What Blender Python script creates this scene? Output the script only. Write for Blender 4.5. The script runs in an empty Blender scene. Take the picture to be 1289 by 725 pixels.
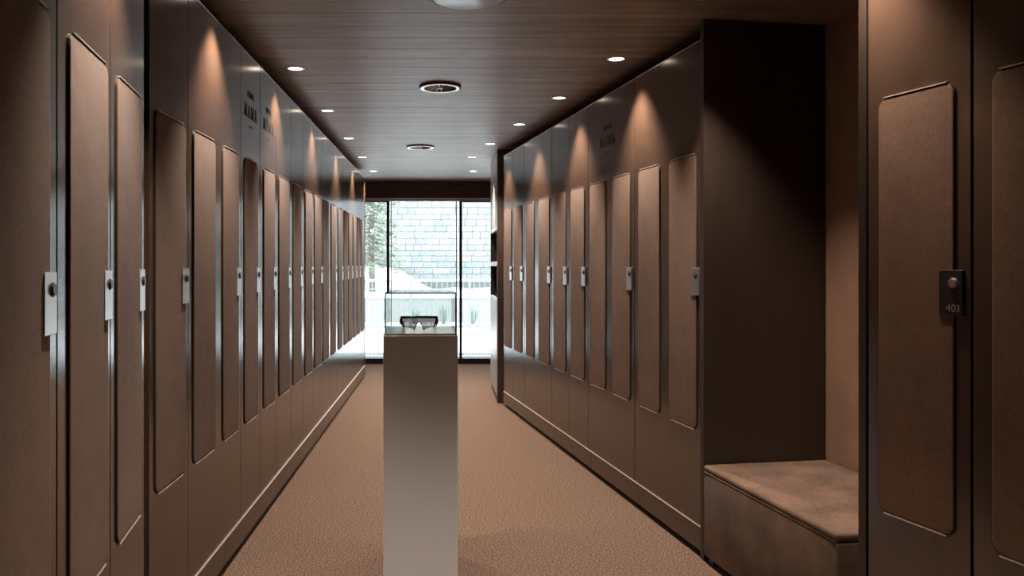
import bpy, bmesh, math, random
from mathutils import Vector, Matrix
random.seed(7)
PI = math.pi
SC = bpy.context.scene
C = SC.collection

# ------------------------------------------------------------------ camera, sky, exposure
E = 1.36                      # eye height
CEIL = E + 1.13               # ceiling height
cam_d = bpy.data.cameras.new('camera'); cam = bpy.data.objects.new('camera', cam_d); C.objects.link(cam)
cam.location = (0, 0, E); cam.rotation_euler = (PI/2, 0, 0)
cam_d.sensor_width = 36; cam_d.lens = 36*1000/1289
cam_d.shift_x = (644.5-561)/1289; cam_d.shift_y = -(362.5-333)/1289
cam_d.clip_start = 0.02; cam_d.clip_end = 200
SC.camera = cam
SC.view_settings.view_transform = 'Standard'; SC.view_settings.look = 'None'
SC.view_settings.gamma = 1; SC.view_settings.use_curve_mapping = False
SC.view_settings.exposure = 0.0
SKY = 5.3
SPOT_W = 135.0
SPOT_COL = (1.0, 0.82, 0.68)
w = bpy.data.worlds.new('world'); SC.world = w; w.use_nodes = True
bg = w.node_tree.nodes['Background']; bg.inputs[0].default_value = (0.94, 0.975, 1.0, 1); bg.inputs[1].default_value = SKY
SC.cycles.max_bounces = 10; SC.cycles.transparent_max_bounces = 16; SC.cycles.diffuse_bounces = 5
SC.cycles.glossy_bounces = 5
SC.cycles.sample_clamp_indirect = 4
pl = bpy.data.lights.new('window_portal', 'AREA'); pl.shape = 'RECTANGLE'; pl.size = 3.4; pl.size_y = 2.2
pl.cycles.is_portal = True
po = bpy.data.objects.new('window_portal', pl); po.location = (-0.3, 11.3, 1.16); po.rotation_euler = (-PI/2, 0, 0); C.objects.link(po)

# ------------------------------------------------------------------ materials
def mat(name, col, rough=0.5, metal=0.0, ior=1.5, **k):
    m = bpy.data.materials.new(name); m.use_nodes = True
    b = m.node_tree.nodes['Principled BSDF']
    b.inputs['Base Color'].default_value = (*col, 1); b.inputs['Roughness'].default_value = rough
    b.inputs['Metallic'].default_value = metal; b.inputs['IOR'].default_value = ior
    for q, v in k.items(): b.inputs[q].default_value = v
    return m
def nd(m, t, **k):
    n = m.node_tree.nodes.new(t)
    for q, v in k.items(): setattr(n, q, v)
    return n
def lk(m, a, b): m.node_tree.links.new(a, b)
def noisy(m, c1, c2, scale=(1,1,1), nscale=20, detail=4, bump=0.0, dist=0.002, lo=0.35, hi=0.65, rough=None, coord='Object'):
    b = m.node_tree.nodes['Principled BSDF']
    tc = nd(m, 'ShaderNodeTexCoord'); mp = nd(m, 'ShaderNodeMapping'); mp.inputs['Scale'].default_value = scale
    lk(m, tc.outputs[coord], mp.inputs[0])
    nz = nd(m, 'ShaderNodeTexNoise'); nz.inputs['Scale'].default_value = nscale; nz.inputs['Detail'].default_value = detail
    lk(m, mp.outputs[0], nz.inputs['Vector'])
    r = nd(m, 'ShaderNodeValToRGB'); r.color_ramp.elements[0].position = lo; r.color_ramp.elements[1].position = hi
    r.color_ramp.elements[0].color = (*c1, 1); r.color_ramp.elements[1].color = (*c2, 1)
    lk(m, nz.outputs[0], r.inputs[0]); lk(m, r.outputs[0], b.inputs['Base Color'])
    if bump:
        bp = nd(m, 'ShaderNodeBump'); bp.inputs['Strength'].default_value = bump; bp.inputs['Distance'].default_value = dist
        lk(m, nz.outputs[0], bp.inputs['Height']); lk(m, bp.outputs[0], b.inputs['Normal'])
    return mp, nz, r

M = {}
# dark bronze lacquered metal of the locker doors, finely streaked
M['bronze'] = mat('bronze_lacquer', (0.075, 0.045, 0.03), 0.19, 0.0, 1.82)
noisy(M['bronze'], (0.062, 0.037, 0.024), (0.076, 0.046, 0.031), (1, 1, 0.15), 9, 3)
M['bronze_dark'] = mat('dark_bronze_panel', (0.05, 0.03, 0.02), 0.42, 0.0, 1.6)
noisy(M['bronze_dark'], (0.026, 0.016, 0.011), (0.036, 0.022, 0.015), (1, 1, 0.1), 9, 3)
M['steel'] = mat('brushed_steel', (0.62, 0.60, 0.57), 0.3, 0.9)
M['steel_dark'] = mat('dark_steel', (0.05, 0.05, 0.05), 0.35, 0.5)
M['black'] = mat('black_gap', (0.008, 0.007, 0.006), 0.7)
M['rim'] = mat('trim_and_lit_edge', (0.80, 0.70, 0.62), 0.35, 0.5)  # top trim metal; its pale tone also paints lit panel and plinth edges
M['void'] = mat('dark_paint', (0.02, 0.014, 0.011), 0.8)
M['wall'] = mat('brown_paint', (0.10, 0.065, 0.045), 0.7)
M['tan'] = mat('tan_wall_covering', (0.28, 0.16, 0.10), 0.8)
noisy(M['tan'], (0.25, 0.145, 0.09), (0.31, 0.18, 0.115), (1, 1, 1), 6, 4)
# woven fabric
def fabric(name, c1, c2, sheen=0.3):
    m = mat(name, c1, 0.85); b = m.node_tree.nodes['Principled BSDF']
    b.inputs['Sheen Weight'].default_value = sheen
    b.inputs['Specular IOR Level'].default_value = 0.2
    mp, nz, r = noisy(m, c1, c2, (1, 1, 1), 5, 5, lo=0.3, hi=0.7)
    tc = nd(m, 'ShaderNodeTexCoord')
    outs = []
    for sc in ((900, 900, 60), (60, 60, 900)):
        m2 = nd(m, 'ShaderNodeMapping'); m2.inputs['Scale'].default_value = sc; lk(m, tc.outputs['Object'], m2.inputs[0])
        n2 = nd(m, 'ShaderNodeTexNoise'); n2.inputs['Scale'].default_value = 1; n2.inputs['Detail'].default_value = 1
        lk(m, m2.outputs[0], n2.inputs['Vector']); outs.append(n2)
    ad = nd(m, 'ShaderNodeMath', operation='ADD'); lk(m, outs[0].outputs[0], ad.inputs[0]); lk(m, outs[1].outputs[0], ad.inputs[1])
    mr = nd(m, 'ShaderNodeMapRange'); mr.inputs[1].default_value = 0.6; mr.inputs[2].default_value = 1.4; mr.inputs[3].default_value = 0.72; mr.inputs[4].default_value = 1.25
    lk(m, ad.outputs[0], mr.inputs[0])
    mx = nd(m, 'ShaderNodeMix', data_type='RGBA', blend_type='MULTIPLY'); mx.inputs[0].default_value = 1
    lk(m, r.outputs[0], mx.inputs[6]); lk(m, mr.outputs[0], mx.inputs[7]); lk(m, mx.outputs[2], b.inputs['Base Color'])
    bp = nd(m, 'ShaderNodeBump'); bp.inputs['Strength'].default_value = 0.25; bp.inputs['Distance'].default_value = 0.001
    lk(m, ad.outputs[0], bp.inputs['Height']); lk(m, bp.outputs[0], b.inputs['Normal'])
    return m
M['fabric'] = fabric('brown_fabric', (0.165, 0.093, 0.058), (0.21, 0.122, 0.078), 0.1)
M['bench'] = fabric('velvet_bench', (0.105, 0.067, 0.047), (0.24, 0.155, 0.11), 0.1)
# carpet
M['carpet'] = mat('carpet', (0.3, 0.2, 0.14), 0.95)
M['carpet'].node_tree.nodes['Principled BSDF'].inputs['Specular IOR Level'].default_value = 0.1
mp, nz, r = noisy(M['carpet'], (0.022, 0.015, 0.012), (0.315, 0.215, 0.158), (1, 1, 1), 125, 5, 0.6, 0.006, 0.3, 0.7)
# wood
def wood(name, c1, c2, scale, rough=0.5):
    m = mat(name, c1, rough)
    mp, nz, r = noisy(m, c1, c2, scale, 1.0, 8, 0.25, 0.002, 0.3, 0.72)
    nz.inputs['Roughness'].default_value = 0.62; nz.inputs['Distortion'].default_value = 0.6
    oi = nd(m, 'ShaderNodeObjectInfo'); va = nd(m, 'ShaderNodeVectorMath', operation='ADD')
    ml = nd(m, 'ShaderNodeMath', operation='MULTIPLY'); ml.inputs[1].default_value = 50; lk(m, oi.outputs['Random'], ml.inputs[0])
    src = mp.inputs[0].links[0].from_socket
    lk(m, src, va.inputs[0]); lk(m, ml.outputs[0], va.inputs[1]); lk(m, va.outputs[0], mp.inputs[0])
    mr = nd(m, 'ShaderNodeMapRange'); mr.inputs[3].default_value = 0.86; mr.inputs[4].default_value = 1.12; lk(m, oi.outputs['Random'], mr.inputs[0])
    mx = nd(m, 'ShaderNodeMix', data_type='RGBA', blend_type='MULTIPLY'); mx.inputs[0].default_value = 1
    lk(m, r.outputs[0], mx.inputs[6]); lk(m, mr.outputs[0], mx.inputs[7])
    lk(m, mx.outputs[2], m.node_tree.nodes['Principled BSDF'].inputs['Base Color'])
    return m
M['ceil_wood'] = wood('smoked_oak_plank', (0.16, 0.118, 0.093), (0.42, 0.315, 0.255), (1.3, 16, 16), 0.42)
M['beam_wood'] = wood('smoked_oak_beam', (0.045, 0.027, 0.019), (0.10, 0.062, 0.045), (2, 30, 30), 0.5)
M['panel_wood'] = wood('smoked_oak_panel', (0.035, 0.022, 0.016), (0.085, 0.053, 0.038), (30, 30, 1.6), 0.5)
M['grey_lacquer'] = mat('pale_grey_lacquer', (0.42, 0.41, 0.40), 0.3)
M['white'] = mat('white_paint', (0.8, 0.79, 0.77), 0.4)
M['alu'] = mat('satin_aluminium', (0.9, 0.89, 0.87), 0.28, 0.9)
M['grey_disc'] = mat('pale_grey_disc', (0.42, 0.42, 0.41), 0.25)
M['pedestal'] = mat('white_lacquer', (0.76, 0.82, 0.88), 0.35)
M['plate'] = mat('plinth_plate', (0.75, 0.72, 0.70), 0.2)
M['frame_black'] = mat('black_frame', (0.01, 0.011, 0.013), 0.4)
M['frame_grey'] = mat('grey_frame', (0.30, 0.31, 0.32), 0.4, 0.3)
M['frame_white'] = mat('light_frame', (0.75, 0.75, 0.74), 0.4)
M['glasses'] = mat('black_plastic', (0.012, 0.012, 0.012), 0.25)

M['snow'] = mat('snow', (0.86, 0.90, 0.93), 0.8)
noisy(M['snow'], (0.70, 0.745, 0.77), (0.82, 0.85, 0.87), (1, 1, 1), 1.3, 4, 0.4, 0.05)
M['rail'] = mat('frosted_rail', (0.22, 0.27, 0.28), 0.5)
M['shrub'] = mat('frosted_twigs', (0.30, 0.37, 0.35), 0.9)
M['amber'] = mat('amber_glass', (0.35, 0.16, 0.06), 0.2)
M['rosy'] = mat('pale_pink_card', (0.65, 0.5, 0.46), 0.6)
M['gwall'] = mat('pale_render', (0.36, 0.36, 0.35), 0.9)
M['bark'] = mat('bark', (0.16, 0.14, 0.12), 0.9)
M['needles'] = mat('frosted_needles', (0.22, 0.33, 0.24), 0.8)
noisy(M['needles'], (0.16, 0.22, 0.16), (0.42, 0.48, 0.42), (1, 1, 1), 3.5, 4)
M['mortar'] = mat('mortar', (0.19, 0.215, 0.215), 0.9)
stone_cols = [tuple(v*0.66 for v in c) for c in [(0.47,0.53,0.53),(0.52,0.57,0.57),(0.43,0.50,0.51),(0.56,0.60,0.60),(0.57,0.55,0.50),(0.49,0.53,0.55)]]
M['stones'] = []
for i, c in enumerate(stone_cols):
    m = mat('stone_block', c, 0.9); noisy(m, tuple(v*0.66 for v in c), tuple(min(1, v*1.08) for v in c), (1,1,1), 5, 4, 0.3, 0.02); M['stones'].append(m)
# clear pane: mostly see-through, reflecting at glancing angles
def pane_mat(name, tint, f0=1.45):
    m = bpy.data.materials.new(name); m.use_nodes = True; nt = m.node_tree; nt.nodes.clear()
    o = nd(m, 'ShaderNodeOutputMaterial'); t = nd(m, 'ShaderNodeBsdfTransparent'); t.inputs[0].default_value = (*tint, 1)
    g = nd(m, 'ShaderNodeBsdfGlossy'); g.inputs['Roughness'].default_value = 0.02; f = nd(m, 'ShaderNodeFresnel'); f.inputs[0].default_value = f0
    x = nd(m, 'ShaderNodeMixShader'); lk(m, f.outputs[0], x.inputs[0]); lk(m, t.outputs[0], x.inputs[1]); lk(m, g.outputs[0], x.inputs[2]); lk(m, x.outputs[0], o.inputs[0])
    return m
M['pane'] = pane_mat('window_glass', (0.97, 0.985, 0.985))
M['pane_case'] = pane_mat('case_glass', (0.975, 0.985, 0.98))
M['lens'] = pane_mat('grey_lens', (0.27, 0.24, 0.235), 1.7)
M['pane_edge'] = mat('glass_edge', (0.28, 0.38, 0.37), 0.15)
def emis(name, col, s):
    m = mat(name, (0, 0, 0)); b = m.node_tree.nodes['Principled BSDF']
    b.inputs['Emission Color'].default_value = (*col, 1); b.inputs['Emission Strength'].default_value = s; return m
M['lamp'] = emis('warm_lamp', (1.0, 0.80, 0.62), 6)

# ------------------------------------------------------------------ mesh helpers
def box(bm, x0, y0, z0, x1, y1, z1, bevel=0.0, mi=0):
    v = [bm.verts.new(p) for p in ((x0,y0,z0),(x1,y0,z0),(x1,y1,z0),(x0,y1,z0),(x0,y0,z1),(x1,y0,z1),(x1,y1,z1),(x0,y1,z1))]
    fs = [bm.faces.new([v[i] for i in q]) for q in ((0,3,2,1),(4,5,6,7),(0,1,5,4),(1,2,6,5),(2,3,7,6),(3,0,4,7))]
    for f in fs: f.material_index = mi
    if bevel:
        es = list({e for f in fs for e in f.edges})
        bmesh.ops.bevel(bm, geom=es, offset=bevel, segments=2, affect='EDGES', profile=0.6, material=-1)
def cyl(bm, p0, p1, r0, r1=None, n=16, mi=0, caps=True):
    r1 = r0 if r1 is None else r1
    p0 = Vector(p0); p1 = Vector(p1); d = (p1-p0).normalized()
    a = d.orthogonal().normalized(); b = d.cross(a)
    A = []; B = []
    for i in range(n):
        t = 2*PI*i/n; o = a*math.cos(t) + b*math.sin(t)
        A.append(bm.verts.new(p0+o*r0)); B.append(bm.verts.new(p1+o*r1))
    for i in range(n):
        f = bm.faces.new((A[i], A[(i+1)%n], B[(i+1)%n], B[i])); f.material_index = mi; f.smooth = True
    if caps:
        f = bm.faces.new(A[::-1]); f.material_index = mi
        f = bm.faces.new(B); f.material_index = mi
def ring(bm, prof, n=32, mi=0, c=(0, 0, 0)):
    """lathe of a closed profile [(r,z)...] round the z axis"""
    rows = [[bm.verts.new((c[0]+r*math.cos(2*PI*i/n), c[1]+r*math.sin(2*PI*i/n), c[2]+z)) for (r, z) in prof] for i in range(n)]
    k = len(prof)
    for i in range(n):
        for j in range(k):
            f = bm.faces.new((rows[i][j], rows[(i+1)%n][j], rows[(i+1)%n][(j+1)%k], rows[i][(j+1)%k])); f.material_index = mi; f.smooth = True
def disc(bm, r, z, n=32, mi=0, up=False):
    v = [bm.verts.new((r*math.cos(2*PI*i/n), r*math.sin(2*PI*i/n), z)) for i in range(n)]
    f = bm.faces.new(v if up else v[::-1]); f.material_index = mi
def tube(bm, pts, r, n=8, mi=0, flat=1.0):
    pts = [Vector(p) for p in pts]; rows = []
    for i, p in enumerate(pts):
        d = (pts[min(i+1, len(pts)-1)] - pts[max(i-1, 0)]).normalized()
        up = Vector((0, 0, 1)) if abs(d.z) < 0.9 else Vector((0, 1, 0))
        a = d.cross(up).normalized(); b = a.cross(d).normalized()
        rr = r[i] if isinstance(r, (list, tuple)) else r
        rows.append([bm.verts.new(p + a*math.cos(2*PI*k/n)*rr*flat + b*math.sin(2*PI*k/n)*rr) for k in range(n)])
    for i in range(len(rows)-1):
        for k in range(n):
            f = bm.faces.new((rows[i][k], rows[i+1][k], rows[i+1][(k+1)%n], rows[i][(k+1)%n])); f.smooth = True; f.material_index = mi
    bm.faces.new(rows[0]); bm.faces.new(rows[-1][::-1])
def rrect(w, z0, z1, r, n=6, cx=0.0):
    """rounded rectangle outline in the x-z plane, counter-clockwise seen from +y"""
    pts = []
    for (x, z, a0) in ((cx+w/2-r, z1-r, 0), (cx-w/2+r, z1-r, 90), (cx-w/2+r, z0+r, 180), (cx+w/2-r, z0+r, 270)):
        for i in range(n+1):
            a = math.radians(a0 + 90*i/n); pts.append((x + r*math.cos(a), z + r*math.sin(a)))
    return pts
def loops(bm, ls, cap=True, mis=None, close=False):
    """ls: list of (outline, y)"""
    rows = [[bm.verts.new((x, y, z)) for (x, z) in o] for o, y in ls]
    n = len(rows[0]); K = len(rows) if close else len(rows)-1
    for j in range(K):
        a = rows[j]; b = rows[(j+1) % len(rows)]
        for i in range(n):
            f = bm.faces.new((a[i], b[i], b[(i+1)%n], a[(i+1)%n]))
            if mis: f.material_index = mis[j]
    if cap: bm.faces.new(rows[-1][::-1])
def obj(name, bm, m, parent=None, loc=(0,0,0), rz=0, fix=True):
    if fix: bmesh.ops.recalc_face_normals(bm, faces=bm.faces[:])
    me = bpy.data.meshes.new(name); bm.to_mesh(me); bm.free()
    for x in (m if isinstance(m, (list, tuple)) else [m]): me.materials.append(x)
    o = bpy.data.objects.new(name, me); C.objects.link(o)
    o.location = loc; o.rotation_euler = (0, 0, rz)
    if parent: o.parent = parent
    return o
def B(name, a, b, m, parent=None, bevel=0.0, **k):
    bm = bmesh.new(); box(bm, *a, *b, bevel=bevel); return obj(name, bm, m, parent, **k)
def tag(o, label, cat, group=None, kind=None):
    o['label'] = label; o['category'] = cat
    if group: o['group'] = group
    if kind: o['kind'] = kind
    return o
def thing(name, label, cat, loc=(0,0,0), rz=0, group=None):
    o = bpy.data.objects.new(name, None); C.objects.link(o); o.empty_display_size = 0.1
    o.location = loc; o.rotation_euler = (0, 0, rz); return tag(o, label, cat, group)
def struct(o): o['kind'] = 'structure'; return o
def sempty(name, loc=(0,0,0), rz=0):
    o = bpy.data.objects.new(name, None); C.objects.link(o); o.location = loc; o.rotation_euler = (0,0,rz); return struct(o)
def copy_child(o, parent):
    c = o.copy(); C.objects.link(c); c.parent = parent; return c
def nth(i): return ['first','second','third','fourth','fifth','sixth','seventh','eighth','ninth','tenth','eleventh','twelfth','thirteenth','fourteenth','fifteenth','sixteenth'][i]

# ------------------------------------------------------------------ room shell
WY = 10.9                                         # window wall
struct(B('floor', (-1.8, -1.5, -0.06), (2.9, WY+0.06, 0.0), M['carpet']))
ceil = struct(B('ceiling', (-1.8, -1.5, CEIL+0.02), (2.9, WY+0.2, CEIL+0.2), M['void']))
y = -1.5; pw = 0.195; plank_me = None
while y < WY:
    if plank_me is None:
        p = B('plank', (-2.35, -pw/2+0.0012, 0), (2.35, pw/2-0.0012, 0.0195), M['ceil_wood'], ceil, bevel=0.0015); plank_me = p.data
    else:
        p = bpy.data.objects.new('plank', plank_me); C.objects.link(p); p.parent = ceil
    p.location = (0.55, y+pw/2, CEIL + random.uniform(0, 0.0006)); y += pw
struct(B('wall_left', (-1.9, -1.5, 0), (-1.8, WY+0.2, CEIL+0.2), M['void']))
struct(B('wall_right', (2.9, -1.5, 0), (3.0, WY+0.2, CEIL+0.2), M['void']))
struct(B('wall_rear', (-1.9, -1.6, 0), (3.0, -1.5, CEIL+0.2), M['wall']))
struct(B('wall_front', (1.35, WY-0.02, 0), (2.9, WY+0.2, CEIL), M['white']))
struct(B('wall_front_left', (-1.8, WY-0.02, 0), (-1.6, WY+0.2, CEIL), M['white']))
struct(B('trim_1', (-1.8, WY-0.10, E+0.90), (1.35, WY+0.12, CEIL), M['beam_wood'], bevel=0.004))   # wooden beam over the window

# window: three panes between dark mullions
win = sempty('window_1', (0, WY+0.03, 0))
B('sill_rail', (-1.6, -0.03, 0.0), (1.35, 0.05, 0.072), M['frame_black'], win, bevel=0.003)
B('head_rail', (-1.6, -0.03, E+0.872), (1.35, 0.05, E+0.90), M['frame_white'], win)
for a, b in ((-1.6, -0.81), (0.225, 1.35)):
    B('head_bead', (a, -0.02, E+0.858), (b, 0.04, E+0.872), M['frame_black'], win)
for a, b in ((-0.812, -0.774), (0.188, 0.226)):
    B('mullion', (a, -0.03, 0.072), (b, 0.05, E+0.872), M['frame_black'], win, bevel=0.003)
for a, b in ((-0.757, -0.745), (0.142, 0.156)):
    B('sash_stile', (a, 0.0, 0.072), (b, 0.03, E+0.872), M['frame_grey'], win)
for a, b in ((-1.6, -0.812), (-0.745, 0.142), (0.226, 1.35)):
    B('pane', (a+0.001, 0.008, 0.073), (b-0.001, 0.014, E+(0.857 if b != 0.142 else 0.871)), M['pane'], win)

# ------------------------------------------------------------------ lockers
Z0, Z1 = E-1.217, E+1.043         # door bottom / top
F0, F1 = E-0.774, E+0.5185        # fabric panel bottom / top
class Wall:
    def __init__(s, X0, m, side):          # plane X = X0 + m*Y ; side +1 = faces +X (left wall), -1 = faces -X
        s.X0, s.m, s.side = X0, m, side; s.k = math.sqrt(1+m*m)
        n = Vector((1, -m)).normalized()*side; s.n = n
        s.x = Vector((n.y, -n.x)); s.rz = math.atan2(s.x.y, s.x.x)
    def P(s, Y, out=0.0): return Vector((s.X0+s.m*Y, Y)) + s.n*out
    def px(s, x):                          # Y of the plane where the photo column x meets it
        return s.X0/((x-561)/1000 - s.m)
    def loc(s, Y, Yc):                     # local x coordinate of Y relative to centre Yc
        return (s.P(Y)-s.P(Yc)).dot(s.x)
MAINL = Wall(-1.0, 0.0, 1)
NEARL = Wall(-0.577, -0.161, 1)
MAINR = Wall(1.79, -0.158, -1)
NEARR = Wall(2.101, -0.28, -1)
DEPTH = 0.50

def text_bm(s, size, depth=0.0006):
    cu = bpy.data.curves.new('txt', 'FONT'); cu.body = s; cu.size = size; cu.extrude = depth; cu.align_x = 'CENTER'; cu.align_y = 'CENTER'; cu.resolution_u = 3
    o = bpy.data.objects.new('txt', cu); C.objects.link(o)
    bpy.context.view_layer.update()
    me = bpy.data.meshes.new_from_object(o.evaluated_get(bpy.context.evaluated_depsgraph_get()))
    bm = bmesh.new(); bm.from_mesh(me); bpy.data.objects.remove(o); bpy.data.curves.remove(cu); bpy.data.meshes.remove(me)
    # text x -> -local x, text y -> z, text normal -> +y
    bmesh.ops.transform(bm, matrix=Matrix(((-1,0,0,0),(0,0,1,0),(0,1,0,0),(0,0,0,1))), verts=bm.verts)
    return bm
def serif_word(bm, word, wid, h, zc):
    """condensed serif capitals M and A as thin raised polygons"""
    n = len(word); cw = wid/n
    def poly(pts, ox):
        a = [bm.verts.new((-(ox+x*cw*0.86), 0.0, zc+(y-0.5)*h)) for x, y in pts]; b = [bm.verts.new((v.co.x, 0.0012, v.co.z)) for v in a]
        bm.faces.new(b); k = len(a)
        for i in range(k): bm.faces.new((a[i], a[(i+1)%k], b[(i+1)%k], b[i]))
    for i, ch in enumerate(word):
        ox = -wid/2 + i*cw + cw*0.07
        if ch == 'M':
            ps = [[(0.08,0),(0.15,0),(0.15,1),(0.08,1)], [(0.77,0),(0.88,0),(0.88,1),(0.77,1)], [(0.10,1),(0.23,1),(0.54,0.05),(0.46,0.05)], [(0.46,0.05),(0.53,0.05),(0.84,1),(0.77,1)],
                  [(0,0),(0.24,0),(0.24,0.05),(0,0.05)], [(0.68,0),(1,0),(1,0.05),(0.68,0.05)], [(0,0.95),(0.2,0.95),(0.2,1),(0,1)], [(0.84,0.95),(1,0.95),(1,1),(0.84,1)]]
        else:
            ps = [[(0.10,0),(0.18,0),(0.50,1),(0.44,1)], [(0.44,1),(0.56,1),(0.90,0),(0.77,0)], [(0.24,0.3),(0.7,0.3),(0.68,0.36),(0.26,0.36)],
                  [(0,0),(0.28,0),(0.28,0.05),(0,0.05)], [(0.62,0),(1,0),(1,0.05),(0.62,0.05)]]
        for p in ps: poly(p, ox)

plate_cache = {}
def lock_plate(parent, xe, dark=False):
    """plate over the right-hand edge of a fabric panel; xe = local x of that edge (right-hand = -x)"""
    x1, x0 = xe+0.045, xe-0.031
    zt, zb = E-0.015, E-0.145
    bm = bmesh.new(); o = rrect(x1-x0, zb, zt, 0.004, 3, 0)
    i = rrect(x1-x0-0.003, zb+0.0015, zt-0.0015, 0.003, 3, 0)
    loops(bm, [(o, 0.0), (o, 0.0075), (i, 0.009)])
    p = obj('lock_plate', bm, M['steel'] if not dark else M['steel_dark'], parent, loc=((x0+x1)/2, 0.0202, 0))
    bm = bmesh.new(); kx = -0.010; kz = E-0.052
    cyl(bm, (kx, 0.009, kz), (kx, 0.0105, kz), 0.0155, n=24, mi=0)
    cyl(bm, (kx, 0.0105, kz), (kx, 0.0145, kz), 0.0125, 0.0115, n=24, mi=0)
    obj('lock_knob', bm, M['steel_dark'] if not dark else M['steel'], p)
    return p
def make_locker(W, Ya, Yb, panels, lock, label, gap=0.002, group=None, ajar=0.0, logo=None, num=None):
    """Ya<Yb door edges, panels list of (Y,Y), lock: index of the panel carrying the plate"""
    Yc = (Ya+Yb)/2; c = W.P(Yc); t = thing('locker', label, 'locker', (c.x, c.y, 0), W.rz, group)
    wd = (W.P(Yb)-W.P(Ya)).length
    # carcass
    B('body', (-wd/2+0.001, -DEPTH, Z0-0.10), (wd/2-0.001, -0.003, Z1-0.006), M['black'], t)
    B('door', (-wd/2+gap, 0.0, Z0), (wd/2-gap, 0.02, Z1), M['bronze'], t, bevel=0.0015)
    for i, (pa, pb) in enumerate(panels):
        a, b = sorted((W.loc(pa, Yc), W.loc(pb, Yc))); cx = (a+b)/2; pwid = b-a
        bm = bmesh.new(); o = rrect(pwid, F0, F1, 0.03, 6); q = rrect(pwid-0.003, F0+0.0015, F1-0.0015, 0.0285, 6); q2 = rrect(pwid-0.010, F0+0.005, F1-0.005, 0.026, 6)
        loops(bm, [(o, 0.0), (o, 0.004), (q, 0.0055), (q2, 0.006)], mis=[1, 0, 0])
        obj('fabric_panel', bm, [M['fabric'], M['black']], t, loc=(cx, 0.0202, 0))  # side faces painted black, standing in for their shade
        bm = bmesh.new(); o2 = rrect(pwid+0.006, F0-0.003, F1+0.003, 0.032, 6); o3 = rrect(pwid+0.001, F0-0.0005, F1+0.0005, 0.0305, 6)
        loops(bm, [(o3, 0.0), (o3, 0.0035), (o2, 0.0035), (o2, 0.0)], cap=False, close=True)
        obj('panel_shade_rim', bm, M['black'], t, loc=(cx, 0.0201, 0))  # black colour stands in for the unlit outline of the panel
        for zl in (F0-0.0065, F1+0.0032):
            B('panel_lit_lip', (-pwid/2+0.022, 0.0, zl), (pwid/2-0.022, 0.0075, zl+0.0033), M['rim'], t, loc=(cx, 0.0201, 0))  # pale lips: the lit upper and lower panel edges put into colour
        if i == lock:
            p = lock_plate(t, a, dark=(num is not None))
            if num:
                bm = text_bm(num, 0.030); bmesh.ops.translate(bm, vec=(-0.010, 0.0095, E-0.125), verts=bm.verts)
                k = obj('number', bm, M['steel'], p); k['label'] = 'pale engraved number 403'
    if logo is not None:
        lx = W.loc(logo, Yc)
        bm = bmesh.new(); serif_word(bm, 'MAMA', 0.27, 0.062, E+0.762); obj('logo_name', bm, M['black'], t, loc=(lx, 0.0201, 0))['label'] = 'black lettering MAMA'
        bm = text_bm('HOTEL', 0.042); bmesh.ops.translate(bm, vec=(0, 0.0008, E+0.845), verts=bm.verts); obj('logo_word', bm, M['black'], t, loc=(lx, 0.0201, 0))['label'] = 'small black lettering HOTEL'
        bm = bmesh.new(); box(bm, -0.035, 0, E+0.686, 0.035, 0.001, E+0.692); obj('logo_line', bm, M['black'], t, loc=(lx, 0.0201, 0))
    return t

# left wall, straight run: photo columns of each fabric panel
PL = [(187,225.2),(236,264),(274,294),(302,319),(326.6,340.6),(346.4,359.6),(364.6,375),(380,389),(392.2,401),(403,410.5),(413.5,419.5),(422.5,428),(430,435),(436,440.6),(442,446),(447.2,450.8),(452.3,455.6)]
PLY = [(MAINL.px(a), MAINL.px(b)) for a, b in PL]
doors = [[0],[1,2],[3],[4],[5],[6],[7],[8],[9,10],[11],[12],[13],[14],[15],[16]]
edges = [2.625]
for d0, d1 in zip(doors[:-1], doors[1:]):
    a = PLY[d0[-1]][1]; b = PLY[d1[0]][0]; edges.append(a + (b-a)*0.47)
edges.append(9.615)
GL = 'lockers along the straight left wall'
for i, d in enumerate(doors):
    k = len(doors)-1-i
    if len(d) == 2:
        lab = 'wide bronze locker with two brown fabric strips, ' + ('nearer' if i == 1 else 'farther') + ' of two wide ones on left wall'
    elif i == 0: lab = 'bronze locker on left wall just past the black gap, grey lock plate, shadowed top'
    elif i == 2: lab = 'narrow left-wall locker lettered MAMA, the one nearer the camera'
    elif i == 3: lab = 'narrow left-wall locker lettered MAMA, the one farther from the camera'
    elif i < 8: lab = 'narrow bronze left-wall locker, %s beyond the lettered pair' % nth(i-4)
    else: lab = 'narrow bronze left-wall locker, %s from the window end' % nth(k)
    make_locker(MAINL, edges[i], edges[i+1], [PLY[j] for j in d], len(d)-1, lab, group=GL, gap=0.0025 if i != 2 else 0.004,
                logo=(sum(PLY[d[0]])/2 if i in (2, 3) else None))
# left, angled block nearest the camera
NLY = [(1.345, 1.633), (NEARL.px(73), NEARL.px(123.3)), (NEARL.px(136), NEARL.px(168))]
NE = [1.285, NEARL.px(59), NEARL.px(129), NEARL.px(173.2)]
labs = ['bronze locker at the left edge of the photo, only its far part in view', 'near left locker with tall lit fabric panel and white lock plate, second from left edge', 'near left locker with lit fabric panel beside the black vertical gap']
for i in range(3):
    make_locker(NEARL, NE[i], NE[i+1], [NLY[i]], 0, labs[i], group='angled lockers at near left', gap=0.004)
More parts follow.
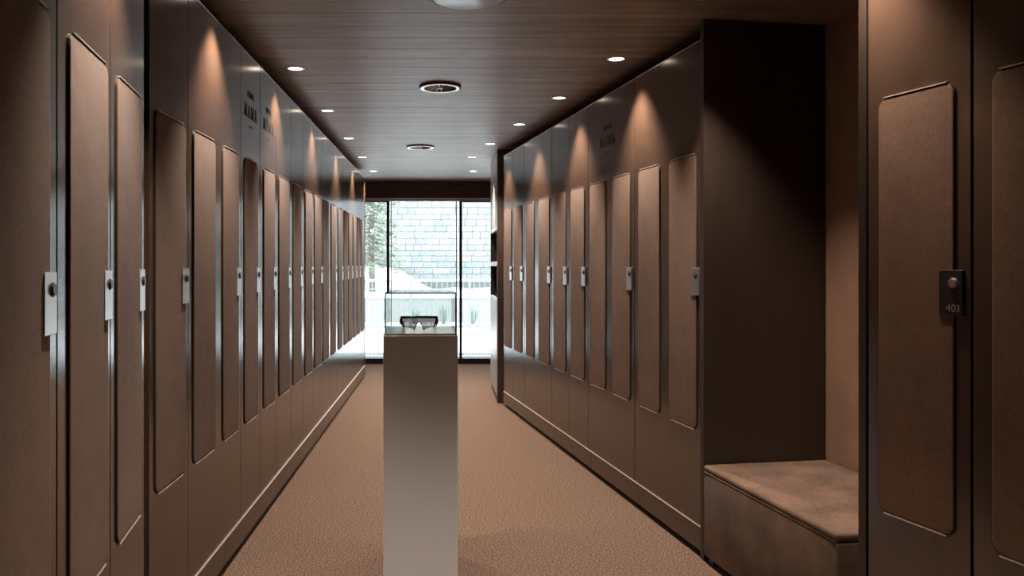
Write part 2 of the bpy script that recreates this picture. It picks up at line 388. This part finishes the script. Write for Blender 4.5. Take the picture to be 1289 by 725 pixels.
# right wall: photo columns
R = [(637.6,646.7),(650,660.2),(665.4,675.6),(681.6,695.2),(700.7,716),(722.6,739.6),(747,766.5),(775.6,798),(809,835.6),(848,882.4)]
RY = [(MAINR.px(a), MAINR.px(b)) for a, b in R]
rd = [[0],[1],[2,3],[4],[5],[6,7],[8,9]]
seam = [636.6, 648.4, 663, 698, 719.6, 744, 803, 888]
rl = ['narrow right-wall locker next to the dark wood end panel', 'narrow right-wall locker, second from the dark wood end panel', 'wide right-wall locker with two fabric strips, farthest of three wide ones',
      'narrow right-wall locker, farther one between two wide lockers', 'narrow right-wall locker just beyond the wide one lettered MAMA', 'wide right-wall locker lettered MAMA with two fabric strips', 'wide right-wall locker with two fabric strips beside the bench niche']
for i, d in enumerate(rd):
    ya, yb = MAINR.px(seam[i+1]), MAINR.px(seam[i])
    make_locker(MAINR, ya, yb, [RY[j][::-1] for j in d], len(d)-1, rl[i], group='lockers along the right wall', gap=0.006 if i in (2, 6) else 0.003,
                logo=(MAINR.px(768.5) if i == 5 else None))
# right, angled block nearest the camera
make_locker(NEARR, NEARR.px(1230), NEARR.px(1098.5), [(NEARR.px(1209), NEARR.px(1114))], 0, 'dark locker numbered 403 at near right beside the bench', group='angled lockers at near right', gap=0.003, num='403')
make_locker(NEARR, 1.80, NEARR.px(1231), [(1.865, NEARR.px(1258))], 0, 'black unlit locker at the right edge of the photo', group='angled lockers at near right', gap=0.004)

# plinths (shadow gap below), thin trim along the top of the lockers
def wall_strip(parent, name, W, Ya, Yb, z0, z1, y0, y1, m, bevel=0.0):
    Yc = (Ya+Yb)/2; c = W.P(Yc); wd = (W.P(Yb)-W.P(Ya)).length
    return B(name, (-wd/2, y0, z0), (wd/2, y1, z1), m, parent, bevel=bevel, loc=(c.x, c.y, 0), rz=W.rz)
def plinth(nm, W, cuts):
    s = sempty(nm)
    for a, b in zip(cuts[:-1], cuts[1:]): wall_strip(s, 'board', W, a+0.0015, b-0.0015, 0.03, Z0-0.004, 0.0, 0.024, M['bronze'], 0.0015)
    wall_strip(s, 'strip', W, cuts[0], cuts[-1], Z0-0.0038, Z0-0.0008, 0.0, 0.026, M['rim'])  # pale strip paints the lit top edge of the plinth
    wall_strip(s, 'recess', W, cuts[0], cuts[-1], 0.0, 0.03, -0.10, -0.005, M['black'])
def toptrim(nm, W, a, b):
    s = sempty(nm); wall_strip(s, 'strip', W, a, b, Z1, Z1+0.004, 0.0, 0.022, M['rim'])
plinth('baseboard_left', MAINL, [2.625, 3.5, 4.7, 5.9, 7.1, 8.3, 9.615]); toptrim('trim_2', MAINL, 2.625, 9.615)
plinth('baseboard_near_left', NEARL, [1.285, NE[3]]); toptrim('trim_3', NEARL, 1.285, NE[3])
plinth('baseboard_right', MAINR, [MAINR.px(888), MAINR.px(808.5), MAINR.px(748.5), MAINR.px(701.5), MAINR.px(666), MAINR.px(636.6)]); toptrim('trim_4', MAINR, MAINR.px(888), MAINR.px(636.6))
plinth('baseboard_near_right', NEARR, [1.80, NEARR.px(1098.5)]); toptrim('trim_5', NEARR, 1.8, NEARR.px(1098.5))
# end panel of the straight left run and filler of the black gap
def slab(name, W, Y, t0, t1, back, front, z0, z1, m, label, cat, bevel=0.002):
    """panel standing across wall W at Y, thickness from t0 to t1 along the wall (away from camera)"""
    c = W.P(Y); s = -1 if W.side > 0 else 1
    a, b = sorted((s*t0, s*t1))
    return tag(B(name, (a, -back, z0), (b, front, z1), m, bevel=bevel, loc=(c.x, c.y, 0), rz=W.rz), label, cat)
slab('end_panel', MAINL, 9.617, 0, 0.02, 0.52, 0.024, 0.03, Z1, M['bronze'], 'bronze end panel closing the left locker row near the window', 'panel')
slab('end_panel', MAINL, 2.603, 0, 0.02, 0.52, -0.03, 0.0, Z1, M['black'], 'black filler panel inside the vertical gap between left locker blocks', 'panel')
# niche on the right: side panel, back wall, near side panel
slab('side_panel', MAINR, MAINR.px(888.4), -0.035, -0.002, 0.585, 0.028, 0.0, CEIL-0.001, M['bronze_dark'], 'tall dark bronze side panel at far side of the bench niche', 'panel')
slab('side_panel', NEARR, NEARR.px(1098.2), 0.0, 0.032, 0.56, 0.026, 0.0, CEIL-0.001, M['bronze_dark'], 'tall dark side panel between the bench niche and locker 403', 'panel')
nb = sempty('wall_niche'); wall_strip(nb, 'panel', MAINR, 2.72, MAINR.px(888.4)+0.14, 0.0, CEIL-0.001, -0.64, -0.588, M['tan'])

# bench
Yn, Yf = 2.70, MAINR.px(888.4)-0.045
Yc = (Yn+Yf)/2; c = MAINR.P(Yc); L = (MAINR.P(Yf)-MAINR.P(Yn)).length
bench = thing('bench', 'low upholstered brown velvet cube bench in the right niche', 'bench', (c.x, c.y, 0), MAINR.rz)
def soft_box(x0, y0, z0, x1, y1, z1, bev, seg=4):
    bm = bmesh.new(); box(bm, x0, y0, z0, x1, y1, z1); bmesh.ops.bevel(bm, geom=bm.edges[:], offset=bev, segments=seg, affect='EDGES', profile=0.5)
    for f in bm.faces: f.smooth = True
    return bm
TH = E-0.915
obj('base', soft_box(-L/2, -0.575, 0.03, L/2, 0.035, TH-0.030, 0.010), M['bench'], bench)
obj('seat_top', soft_box(-L/2, -0.575, TH-0.030, L/2, 0.037, TH, 0.012), M['bench'], bench)
bm = bmesh.new(); tube(bm, [(-L/2+0.01, 0.034, TH-0.030), (L/2-0.01, 0.034, TH-0.030)], 0.0035, 8); obj('piping', bm, M['bench'], bench)
for sx in (-1, 1):
    for yy in (-0.5, 0.0):
        B('foot', (sx*(L/2-0.045)-0.02, yy-0.02, 0.0), (sx*(L/2-0.045)+0.02, yy+0.02, 0.03), M['steel_dark'], bench)

# dark wood end panel and shelf cabinet at the far right
tag(B('end_panel', (0.509, 7.79, 0.0), (1.25, 7.83, CEIL-0.001), M['panel_wood'], bevel=0.002), 'dark smoked wood end panel at the far end of right lockers', 'panel')
cab = thing('shelf_cabinet', 'tall cabinet with two open black niches beside the window', 'cabinet', (0.505, 7.832, 0))
CY = 1.10
op = [(E+0.03, E+0.345), (E-0.337, E-0.016)]
H = CEIL-0.002
# front built round the two openings
for nm, a, b in (('door', (0.0, 0.0, 0.06), (0.02, CY, op[1][0]-0.03)), ('front_panel', (0.0, 0.0, op[0][1]+0.03), (0.02, CY, H))):
    B(nm, a, b, M['grey_lacquer'], cab, bevel=0.001)
B('body', (0.36, 0.0, 0.0), (0.60, CY, H), M['black'], cab)
for za, zb in ((0.0, op[1][0]-0.03), (op[0][1]+0.03, H)): B('box_core', (0.021, 0.001, za), (0.359, CY-0.001, zb), M['black'], cab)
for z0, z1 in op:
    bm = bmesh.new()
    for a, b in (((-0.002, 0.0, z0-0.03 if z0 < E-0.2 else z0-0.023), (0.02, CY, z0)), ((-0.002, 0.0, z1), (0.02, CY, z1+0.03 if z1 > E else z1+0.0225))):
        box(bm, *a, *b)
    obj('shelf', bm, M['white'], cab)
    bm = bmesh.new(); box(bm, 0.0, 0, z0, 0.35, 0.03, z1); box(bm, 0.0, CY-0.03, z0, 0.35, CY, z1); box(bm, 0.021, 0.03, z0-0.006, 0.35, CY-0.03, z0); box(bm, 0.021, 0.03, z1, 0.35, CY-0.03, z1+0.006)
    obj('niche_lining', bm, [M['black']], cab)
    B('niche_back', (0.35, 0.03, z0), (0.359, CY-0.03, z1), M['black'], cab)
# things in the niches
bm = bmesh.new(); pr = [(0.0,0),(0.03,0),(0.032,0.01),(0.032,0.10),(0.012,0.13),(0.012,0.16),(0.0,0.16)]
for j in range(len(pr)-1):
    pass
cyl(bm, (0,0,0), (0,0,0.11), 0.03, n=16); cyl(bm, (0,0,0.11), (0,0,0.14), 0.03, 0.011, 16); cyl(bm, (0,0,0.14), (0,0,0.17), 0.011, n=16)
tag(obj('bottle', bm, M['amber'], loc=(0.58, 8.08, op[1][0])), 'small amber bottle in the lower niche of the far cabinet', 'bottle')
tag(B('box', (0.56, 8.35, op[0][0]), (0.64, 8.52, op[0][0]+0.035), M['rosy'], bevel=0.002), 'small pinkish box in the upper niche of the far cabinet', 'box')

# ------------------------------------------------------------------ pedestal, glass case, sunglasses
PRZ = math.radians(2.0)
PX, PY = -0.112, 3.33+0.195
PT = E-0.29
ped = thing('pedestal', 'tall white square display pedestal in the middle of the corridor', 'pedestal', (PX, PY, 0), PRZ)
HW, HD = 0.1565, 0.195
B('column', (-HW, -HD, 0.0), (HW, HD, PT-0.008), M['pedestal'], ped, bevel=0.002)
B('top_plate', (-HW+0.002, -HD+0.002, PT-0.008), (HW-0.002, HD-0.002, PT), M['plate'], ped)
case = thing('display_case', 'clear glass box on top of the white pedestal', 'display case', (PX, PY, PT), PRZ)
GH, T = 0.167, 0.005; a, b = HW-0.006, HD-0.006
def pane(x0, y0, z0, x1, y1, z1):
    bm = bmesh.new(); box(bm, x0, y0, z0, x1, y1, z1)
    dims = (x1-x0, y1-y0, z1-z0); thin = dims.index(min(dims))
    bm.normal_update()
    for f in bm.faces: f.material_index = 0 if abs(f.normal[thin]) > 0.5 else 1
    obj('pane', bm, [M['pane_case'], M['pane_edge']], case)
pane(-a, -b, 0, a, -b+T, GH); pane(-a, b-T, 0, a, b, GH)
pane(-a, -b+T, 0, -a+T, b-T, GH); pane(a-T, -b+T, 0, a, b-T, GH)
pane(-a, -b, GH, a, b, GH+T)
# sunglasses facing the camera
gl = thing('sunglasses', 'black shield sports sunglasses with grey lens inside the glass box', 'sunglasses', (PX-0.004, PY-0.06, PT), PRZ)
gw, gh = 0.079, 0.064
def arc(x): return 0.045*(x/gw)**2 - 0.0       # wraps backward at the sides
def top(x): return gh - 0.004*(x/gw)**2
def bot(x):
    ax = abs(x)
    if ax < 0.021: return 0.006 + (0.021-ax)/0.021*0.036
    return 0.005 + (ax-0.021)/(gw-0.021)*0.014
N = 48; bm = bmesh.new(); rows = []
for i in range(N+1):
    x = -gw*0.96 + 2*gw*0.96*i/N; rows.append([bm.verts.new((x, arc(x) - 0.004*math.sin(PI*k/4), bot(x)+0.002 + (top(x)-0.006-bot(x))*k/4)) for k in range(5)])
for i in range(N):
    for k in range(4): f = bm.faces.new((rows[i][k], rows[i+1][k], rows[i+1][k+1], rows[i][k+1])); f.smooth = True
obj('lens', bm, M['lens'], gl)
xs = [-gw + 2*gw*i/28 for i in range(29)]
bm = bmesh.new()
tube(bm, [(x, arc(x)-0.001, top(x)-0.003) for x in xs], [0.0052]*29, 8)
for s in (-1, 1):
    tube(bm, [(s*gw*0.98, arc(gw), top(gw)-0.003), (s*gw, arc(gw)-0.001, 0.045), (s*gw, arc(gw)-0.001, 0.030), (s*gw*0.95, arc(gw*.95), 0.020)], [0.0055, 0.0064, 0.0058, 0.003], 8)
obj('frame', bm, M['glasses'], gl)
bm = bmesh.new(); tube(bm, [(-0.0225, arc(0.02)-0.002, 0.003), (-0.019, -0.002, 0.012), (-0.008, -0.004, 0.037), (0, -0.005, 0.042), (0.008, -0.004, 0.037), (0.019, -0.002, 0.012), (0.0225, arc(0.02)-0.002, 0.003)], 0.0028, 8)
obj('nose_piece', bm, M['glasses'], gl)
for s in (-1, 1):
    bm = bmesh.new(); tube(bm, [(s*gw, arc(gw), 0.050), (s*gw*0.99, 0.09, 0.042), (s*gw*0.93, 0.14, 0.03), (s*gw*0.86, 0.165, 0.004)], [0.004, 0.003, 0.0032, 0.004], 8); obj('temple', bm, M['glasses'], gl)
    bm = bmesh.new(); tube(bm, [(s*gw*0.95, arc(gw), 0.026), (s*gw*0.90, arc(gw)+0.004, 0.012), (s*gw*1.0, arc(gw)+0.01, 0.002)], 0.0013, 6); obj('tip', bm, M['glasses'], gl)

# ------------------------------------------------------------------ ceiling fittings
def downlight(x, y, label, power=1.0, group=None):
    t = thing('downlight', label, 'ceiling light', (x, y, CEIL), 0, group)
    bm = bmesh.new(); ring(bm, [(0.041, 0.0), (0.052, 0.0), (0.052, -0.002), (0.043, -0.004), (0.041, -0.003)], 32); obj('trim_ring', bm, M['steel'], t)
    bm = bmesh.new(); disc(bm, 0.0415, -0.0012, 32); obj('lamp', bm, M['lamp'], t, fix=False)
    l = bpy.data.lights.new('spot', 'SPOT'); l.energy = SPOT_W*power; l.color = SPOT_COL; l.spot_size = math.radians(85); l.spot_blend = 0.85; l.shadow_soft_size = 0.02
    lo = bpy.data.objects.new('spot', l); C.objects.link(lo); lo.parent = t; lo.location = (0, 0, -0.02)
    return t
LS = [(-0.865, 3.34), (-0.865, 4.575), (-0.868, 5.825), (-0.868, 7.10), (-0.876, 8.345), (-0.874, 9.60)]
for i, (x, y) in enumerate(LS):
    downlight(x, y, 'round recessed spotlight, %s from the window in the left ceiling row' % nth(5-i), group='left row of ceiling spotlights')
RS = [(1.089, 3.34), (0.938, 4.363), (0.769, 5.381), (0.594, 6.40), (0.416, 7.424), (0.274, 8.345), (0.333, 9.60)]
for i, (x, y) in enumerate(RS):
    downlight(x, y, 'round recessed spotlight, %s from the window in the right ceiling row' % nth(6-i), group='right row of ceiling spotlights')
for x, y, lb, pw_ in ((-0.77, 2.08, 'recessed spotlight above the second locker from the left edge', 1), (0.12, 1.90, 'added unseen spotlight in mid ceiling, brightening the lower pedestal', 0.7), (1.25, 2.50, 'recessed spotlight above the top of locker 403', 0.6)):  # the middle one is added, unseen, to light the lower pedestal
    downlight(x, y, lb, pw_, group='near ceiling spotlights')
def vent(x, y, label):
    t = thing('ceiling_vent', label, 'vent', (x, y, CEIL), 0, 'round ceiling vents')
    bm = bmesh.new(); ring(bm, [(0.100, 0.0), (0.133, 0.0), (0.133, -0.010), (0.100, -0.010)], 40); obj('shadow_collar', bm, M['black'], t)  # black band paints the shadow outline behind the vent ring
    bm = bmesh.new(); ring(bm, [(0.101, -0.0101), (0.131, -0.0101), (0.129, -0.014), (0.103, -0.014)], 40); obj('outer_ring', bm, M['alu'], t)
    bm = bmesh.new(); disc(bm, 0.101, -0.002, 32); obj('backing', bm, M['black'], t, fix=False)
    first = None
    for k in range(14):
        if first is None:
            bm = bmesh.new()
            v = [bm.verts.new(p) for p in ((0.014,-0.002,-0.012),(0.060,-0.005,-0.0125),(0.103,-0.002,-0.012),(0.103,0.005,-0.010),(0.060,0.004,-0.0095),(0.014,0.002,-0.010))]
            u = [bm.verts.new(q.co+Vector((0, 0, 0.0012))) for q in v]
            bm.faces.new(v); bm.faces.new(u[::-1])
            for i in range(6): bm.faces.new((v[i], v[(i+1)%6], u[(i+1)%6], u[i]))
            bl = obj('blade', bm, M['white'], t); first = bl
        else: bl = copy_child(first, t)
        bl.rotation_euler = (0, 0, 2*PI*k/14 + 0.1)
    bm = bmesh.new(); cyl(bm, (0, 0, -0.014), (0, 0, -0.002), 0.017, n=20); obj('hub', bm, M['white'], t)
vent(-0.035, 5.04, 'round white ceiling vent with radial blades, the nearer of two')
vent(-0.243, 7.61, 'round white ceiling vent with radial blades, the farther of two')
dk = thing('ceiling_disc', 'large pale grey round disc on the ceiling, cut by the top edge', 'ceiling fitting', (0.097, 3.343, CEIL))
bm = bmesh.new(); ring(bm, [(0.0, 0.0), (0.161, 0.0), (0.161, -0.004), (0.150, -0.009), (0.0, -0.012)], 48); bmesh.ops.remove_doubles(bm, verts=bm.verts, dist=1e-5); obj('cover', bm, M['grey_disc'], dk)
bm = bmesh.new(); ring(bm, [(0.161, 0.0), (0.166, 0.0), (0.166, -0.003), (0.161, -0.003)], 48); obj('seal', bm, M['black'], dk)

# ------------------------------------------------------------------ outside
sg = struct(B('ground', (-14, WY+0.2, -0.25), (14, 40, -0.002), M['snow']))
gr = thing('drain_grate', 'pale slotted drain grate in the snow outside the window', 'grate', (0, 11.62, -0.002))
B('frame', (-1.6, 0.0, 0.0), (1.4, 0.03, 0.02), M['rail'], gr); B('frame', (-1.6, 0.37, 0.0), (1.4, 0.40, 0.02), M['rail'], gr)
f0 = None
for k in range(60):
    if f0 is None: f0 = s_ = B('slat', (0, 0.03, 0.0), (0.018, 0.37, 0.015), M['rail'], gr)
    else: s_ = copy_child(f0, gr)
    s_.location.x = -1.58 + k*0.05
# railing
rl_ = thing('railing', 'frosted metal balustrade with upright bars on the snowy terrace', 'railing', (0, 17.2, 0))
RT = E-0.344
B('top_rail', (-5, -0.03, RT-0.035), (5, 0.03, RT), M['rail'], rl_, bevel=0.005)
B('mid_rail', (-5, -0.015, RT-0.20), (5, 0.015, RT-0.175), M['rail'], rl_)
B('bottom_rail', (-5, -0.02, 0.0), (5, 0.02, 0.035), M['rail'], rl_)
B('snow_cap', (-5, -0.035, RT), (5, 0.035, RT+0.03), M['snow'], rl_, bevel=0.01)
f0 = None
for k in range(86):
    if f0 is None: f0 = s_ = B('baluster', (-0.009, -0.009, 0.035), (0.009, 0.009, RT-0.035), M['rail'], rl_)
    else: s_ = copy_child(f0, rl_)
    s_.location.x = -4.95 + k*0.116
f0 = None
for k in range(8):
    if f0 is None: f0 = s_ = B('post', (-0.025, -0.025, 0.0), (0.025, 0.025, RT), M['rail'], rl_)
    else: s_ = copy_child(f0, rl_)
    s_.location.x = -4.6 + k*1.28
gw_ = thing('garden_wall', 'low snow-capped pale wall right behind the balustrade', 'wall', (0, 18.8, 0))
B('wall_body', (-6, 0, -0.01), (6, 0.3, E-0.80), M['gwall'], gw_)
B('snow_cap', (-6.05, -0.06, E-0.80), (6.05, 0.36, E-0.66), M['snow'], gw_, bevel=0.03)
# frosted shrubs between railing and wall
for i, (sx, hh) in enumerate(((-1.95, 0.42), (-1.35, 0.5), (-0.72, 0.45), (-0.05, 0.55), (0.62, 0.48))):
    bm = bmesh.new()
    for k in range(60):
        a_ = random.uniform(0, 2*PI); t_ = random.uniform(0, 0.8); p0 = Vector((random.uniform(-0.04, 0.04), random.uniform(-0.04, 0.04), -0.002))
        p1 = Vector((math.cos(a_)*t_*0.26, math.sin(a_)*t_*0.26, hh*random.uniform(0.6, 1)))
        pm = (p0+p1)/2 + Vector((random.uniform(-.03,.03), random.uniform(-.03,.03), 0.03))
        tube(bm, [p0, pm, p1], [0.006, 0.005, 0.003], 4)
    pos = ['leftmost', 'second from left', 'middle', 'second from right', 'rightmost'][i]
    tag(obj('shrub', bm, M['shrub'], loc=(sx, 18.2, 0)), 'bare frosted shrub behind the balustrade, %s of five' % pos, 'shrub', 'frosted shrubs behind the balustrade')
# snow mound sloping down to the right in front of the stone wall
bm = bmesh.new(); rows = []
def mound(x, y):
    u = (x+1.55)
    h = 0.93 if u < 0 else max(0.0, 0.93 - 0.50*u*min(1, 0.6+u)) if u < 1.3 else max(0.28, 0.93-0.65*u*0.95)
    h = max(h, 0.28)
    return h + 0.05*math.sin(x*2.1)+0.03*math.sin(x*5.3+1)
NX, NY = 70, 14
for j in range(NY+1):
    v_ = j/NY; yy = 19.5 + 4.1*v_
    rows.append([bm.verts.new((-9+18*i/NX, yy, -0.02 + (mound(-9+18*i/NX, yy)+0.38)*min(1, math.sin(min(1, v_*2.2)*PI/2)+0.02*math.sin(i*.9+j)))) for i in range(NX+1)])
for j in range(NY):
    for i in range(NX): f = bm.faces.new((rows[j][i], rows[j][i+1], rows[j+1][i+1], rows[j+1][i])); f.smooth = True
back = [bm.verts.new((v.co.x, v.co.y, -0.03)) for v in rows[-1]]; front = [bm.verts.new((v.co.x, v.co.y, -0.03)) for v in rows[0]]
for i in range(NX):
    bm.faces.new((rows[-1][i], rows[-1][i+1], back[i+1], back[i])); bm.faces.new((rows[0][i], front[i], front[i+1], rows[0][i+1])); bm.faces.new((back[i], back[i+1], front[i+1], front[i]))
tag(obj('snow_bank', bm, M['snow']), 'smooth bank of white snow sloping down in front of the stone wall', 'snow', kind='stuff')
# stone wall of squared blocks
sw = thing('stone_wall', 'tall pale grey retaining wall of squared stone blocks outside', 'wall', (0, 24.0, 0))
B('wall_core', (-12, 0.03, -0.01), (12, 0.6, 4.6), M['mortar'], sw)
extra = bmesh.new(); cnt = 0; z = 0.9
rz_ = random.Random(3)
proto = [None]*len(M['stones'])
row = 0
while z < 4.6:
    h = rz_.choice([0.155, 0.175, 0.185, 0.20]); x = -6 + rz_.uniform(0, 0.3)
    while x < 6:
        wv = rz_.choice([0.24, 0.30, 0.36, 0.42, 0.55]); pr_ = rz_.uniform(0.0, 0.02)
        inside = (-2.75 < x+wv/2 < 1.75) and z < 3.45 and cnt < 295 and z > 0.85
        if inside:
            mi = rz_.choices(range(6), [4, 4, 4, 3, 1, 3])[0]
            if proto[mi] is None:
                o_ = B('stone', (0, 0, 0), (1, 0.06, 1), M['stones'][mi], sw); proto[mi] = o_
            else: o_ = copy_child(proto[mi], sw)
            o_.location = (x+0.005, -0.01-pr_, z+0.005); o_.scale = (wv-0.010, 1, h-0.010); cnt += 1
        else: box(extra, x+0.005, -0.01-pr_, z+0.005, x+wv-0.005, 0.05-pr_, z+h-0.005)
        x += wv
    z += h; row += 1
ex = obj('stone', extra, M['stones'][1], sw); ex['kind'] = 'stuff'
# conifer on the left
tr = thing('conifer', 'frosted green conifer outside at the left of the window', 'tree', (-1.80, 19.25, 0.0))
bm = bmesh.new(); tube(bm, [(0.04, 0, 0.0), (0.0, 0, 1.5), (0.02, 0, 3.2), (0, 0, 6.2)], [0.09, 0.075, 0.055, 0.01], 10); obj('trunk', bm, M['bark'], tr)
rt = random.Random(11); fol = bmesh.new(); f0 = None; bi = 0
for k in range(120):
    zz = 1.40 + 4.6*(k/120)**1.0; ln = (1.0 - (zz-1.4)/5.2)*0.95*rt.uniform(0.7, 1.0); a_ = k*2.399
    dx, dy = math.cos(a_), math.sin(a_)
    p0 = Vector((0, 0, zz)); p1 = Vector((dx*ln, dy*ln, zz-0.22*ln))
    tube(fol, [p0, (p0+p1)/2+Vector((0, 0, 0.03)), p1], [0.014, 0.009, 0.004], 4, mi=1)
    for q in range(int(ln*58)):
        s_ = rt.uniform(0.12, 1.02); p = p0.lerp(p1, s_) + Vector((rt.uniform(-.09,.09), rt.uniform(-.09,.09), rt.uniform(-.10,.04)))
        d = Vector((dx+rt.uniform(-.9,.9), dy+rt.uniform(-.9,.9), rt.uniform(-.8,.2))).normalized()*rt.uniform(.06, .13); n_ = d.orthogonal().normalized()*0.016
        n2 = d.cross(n_).normalized()*0.016
        for nn in (n_, n2):
            v1, v2, v3, v4 = (fol.verts.new(p-nn), fol.verts.new(p+d*0.6-nn*1.2), fol.verts.new(p+d), fol.verts.new(p+nn)); fol.faces.new((v1, v2, v3, v4))
fo = obj('foliage', fol, [M['needles'], M['bark']], tr, fix=False); fo['kind'] = 'stuff'
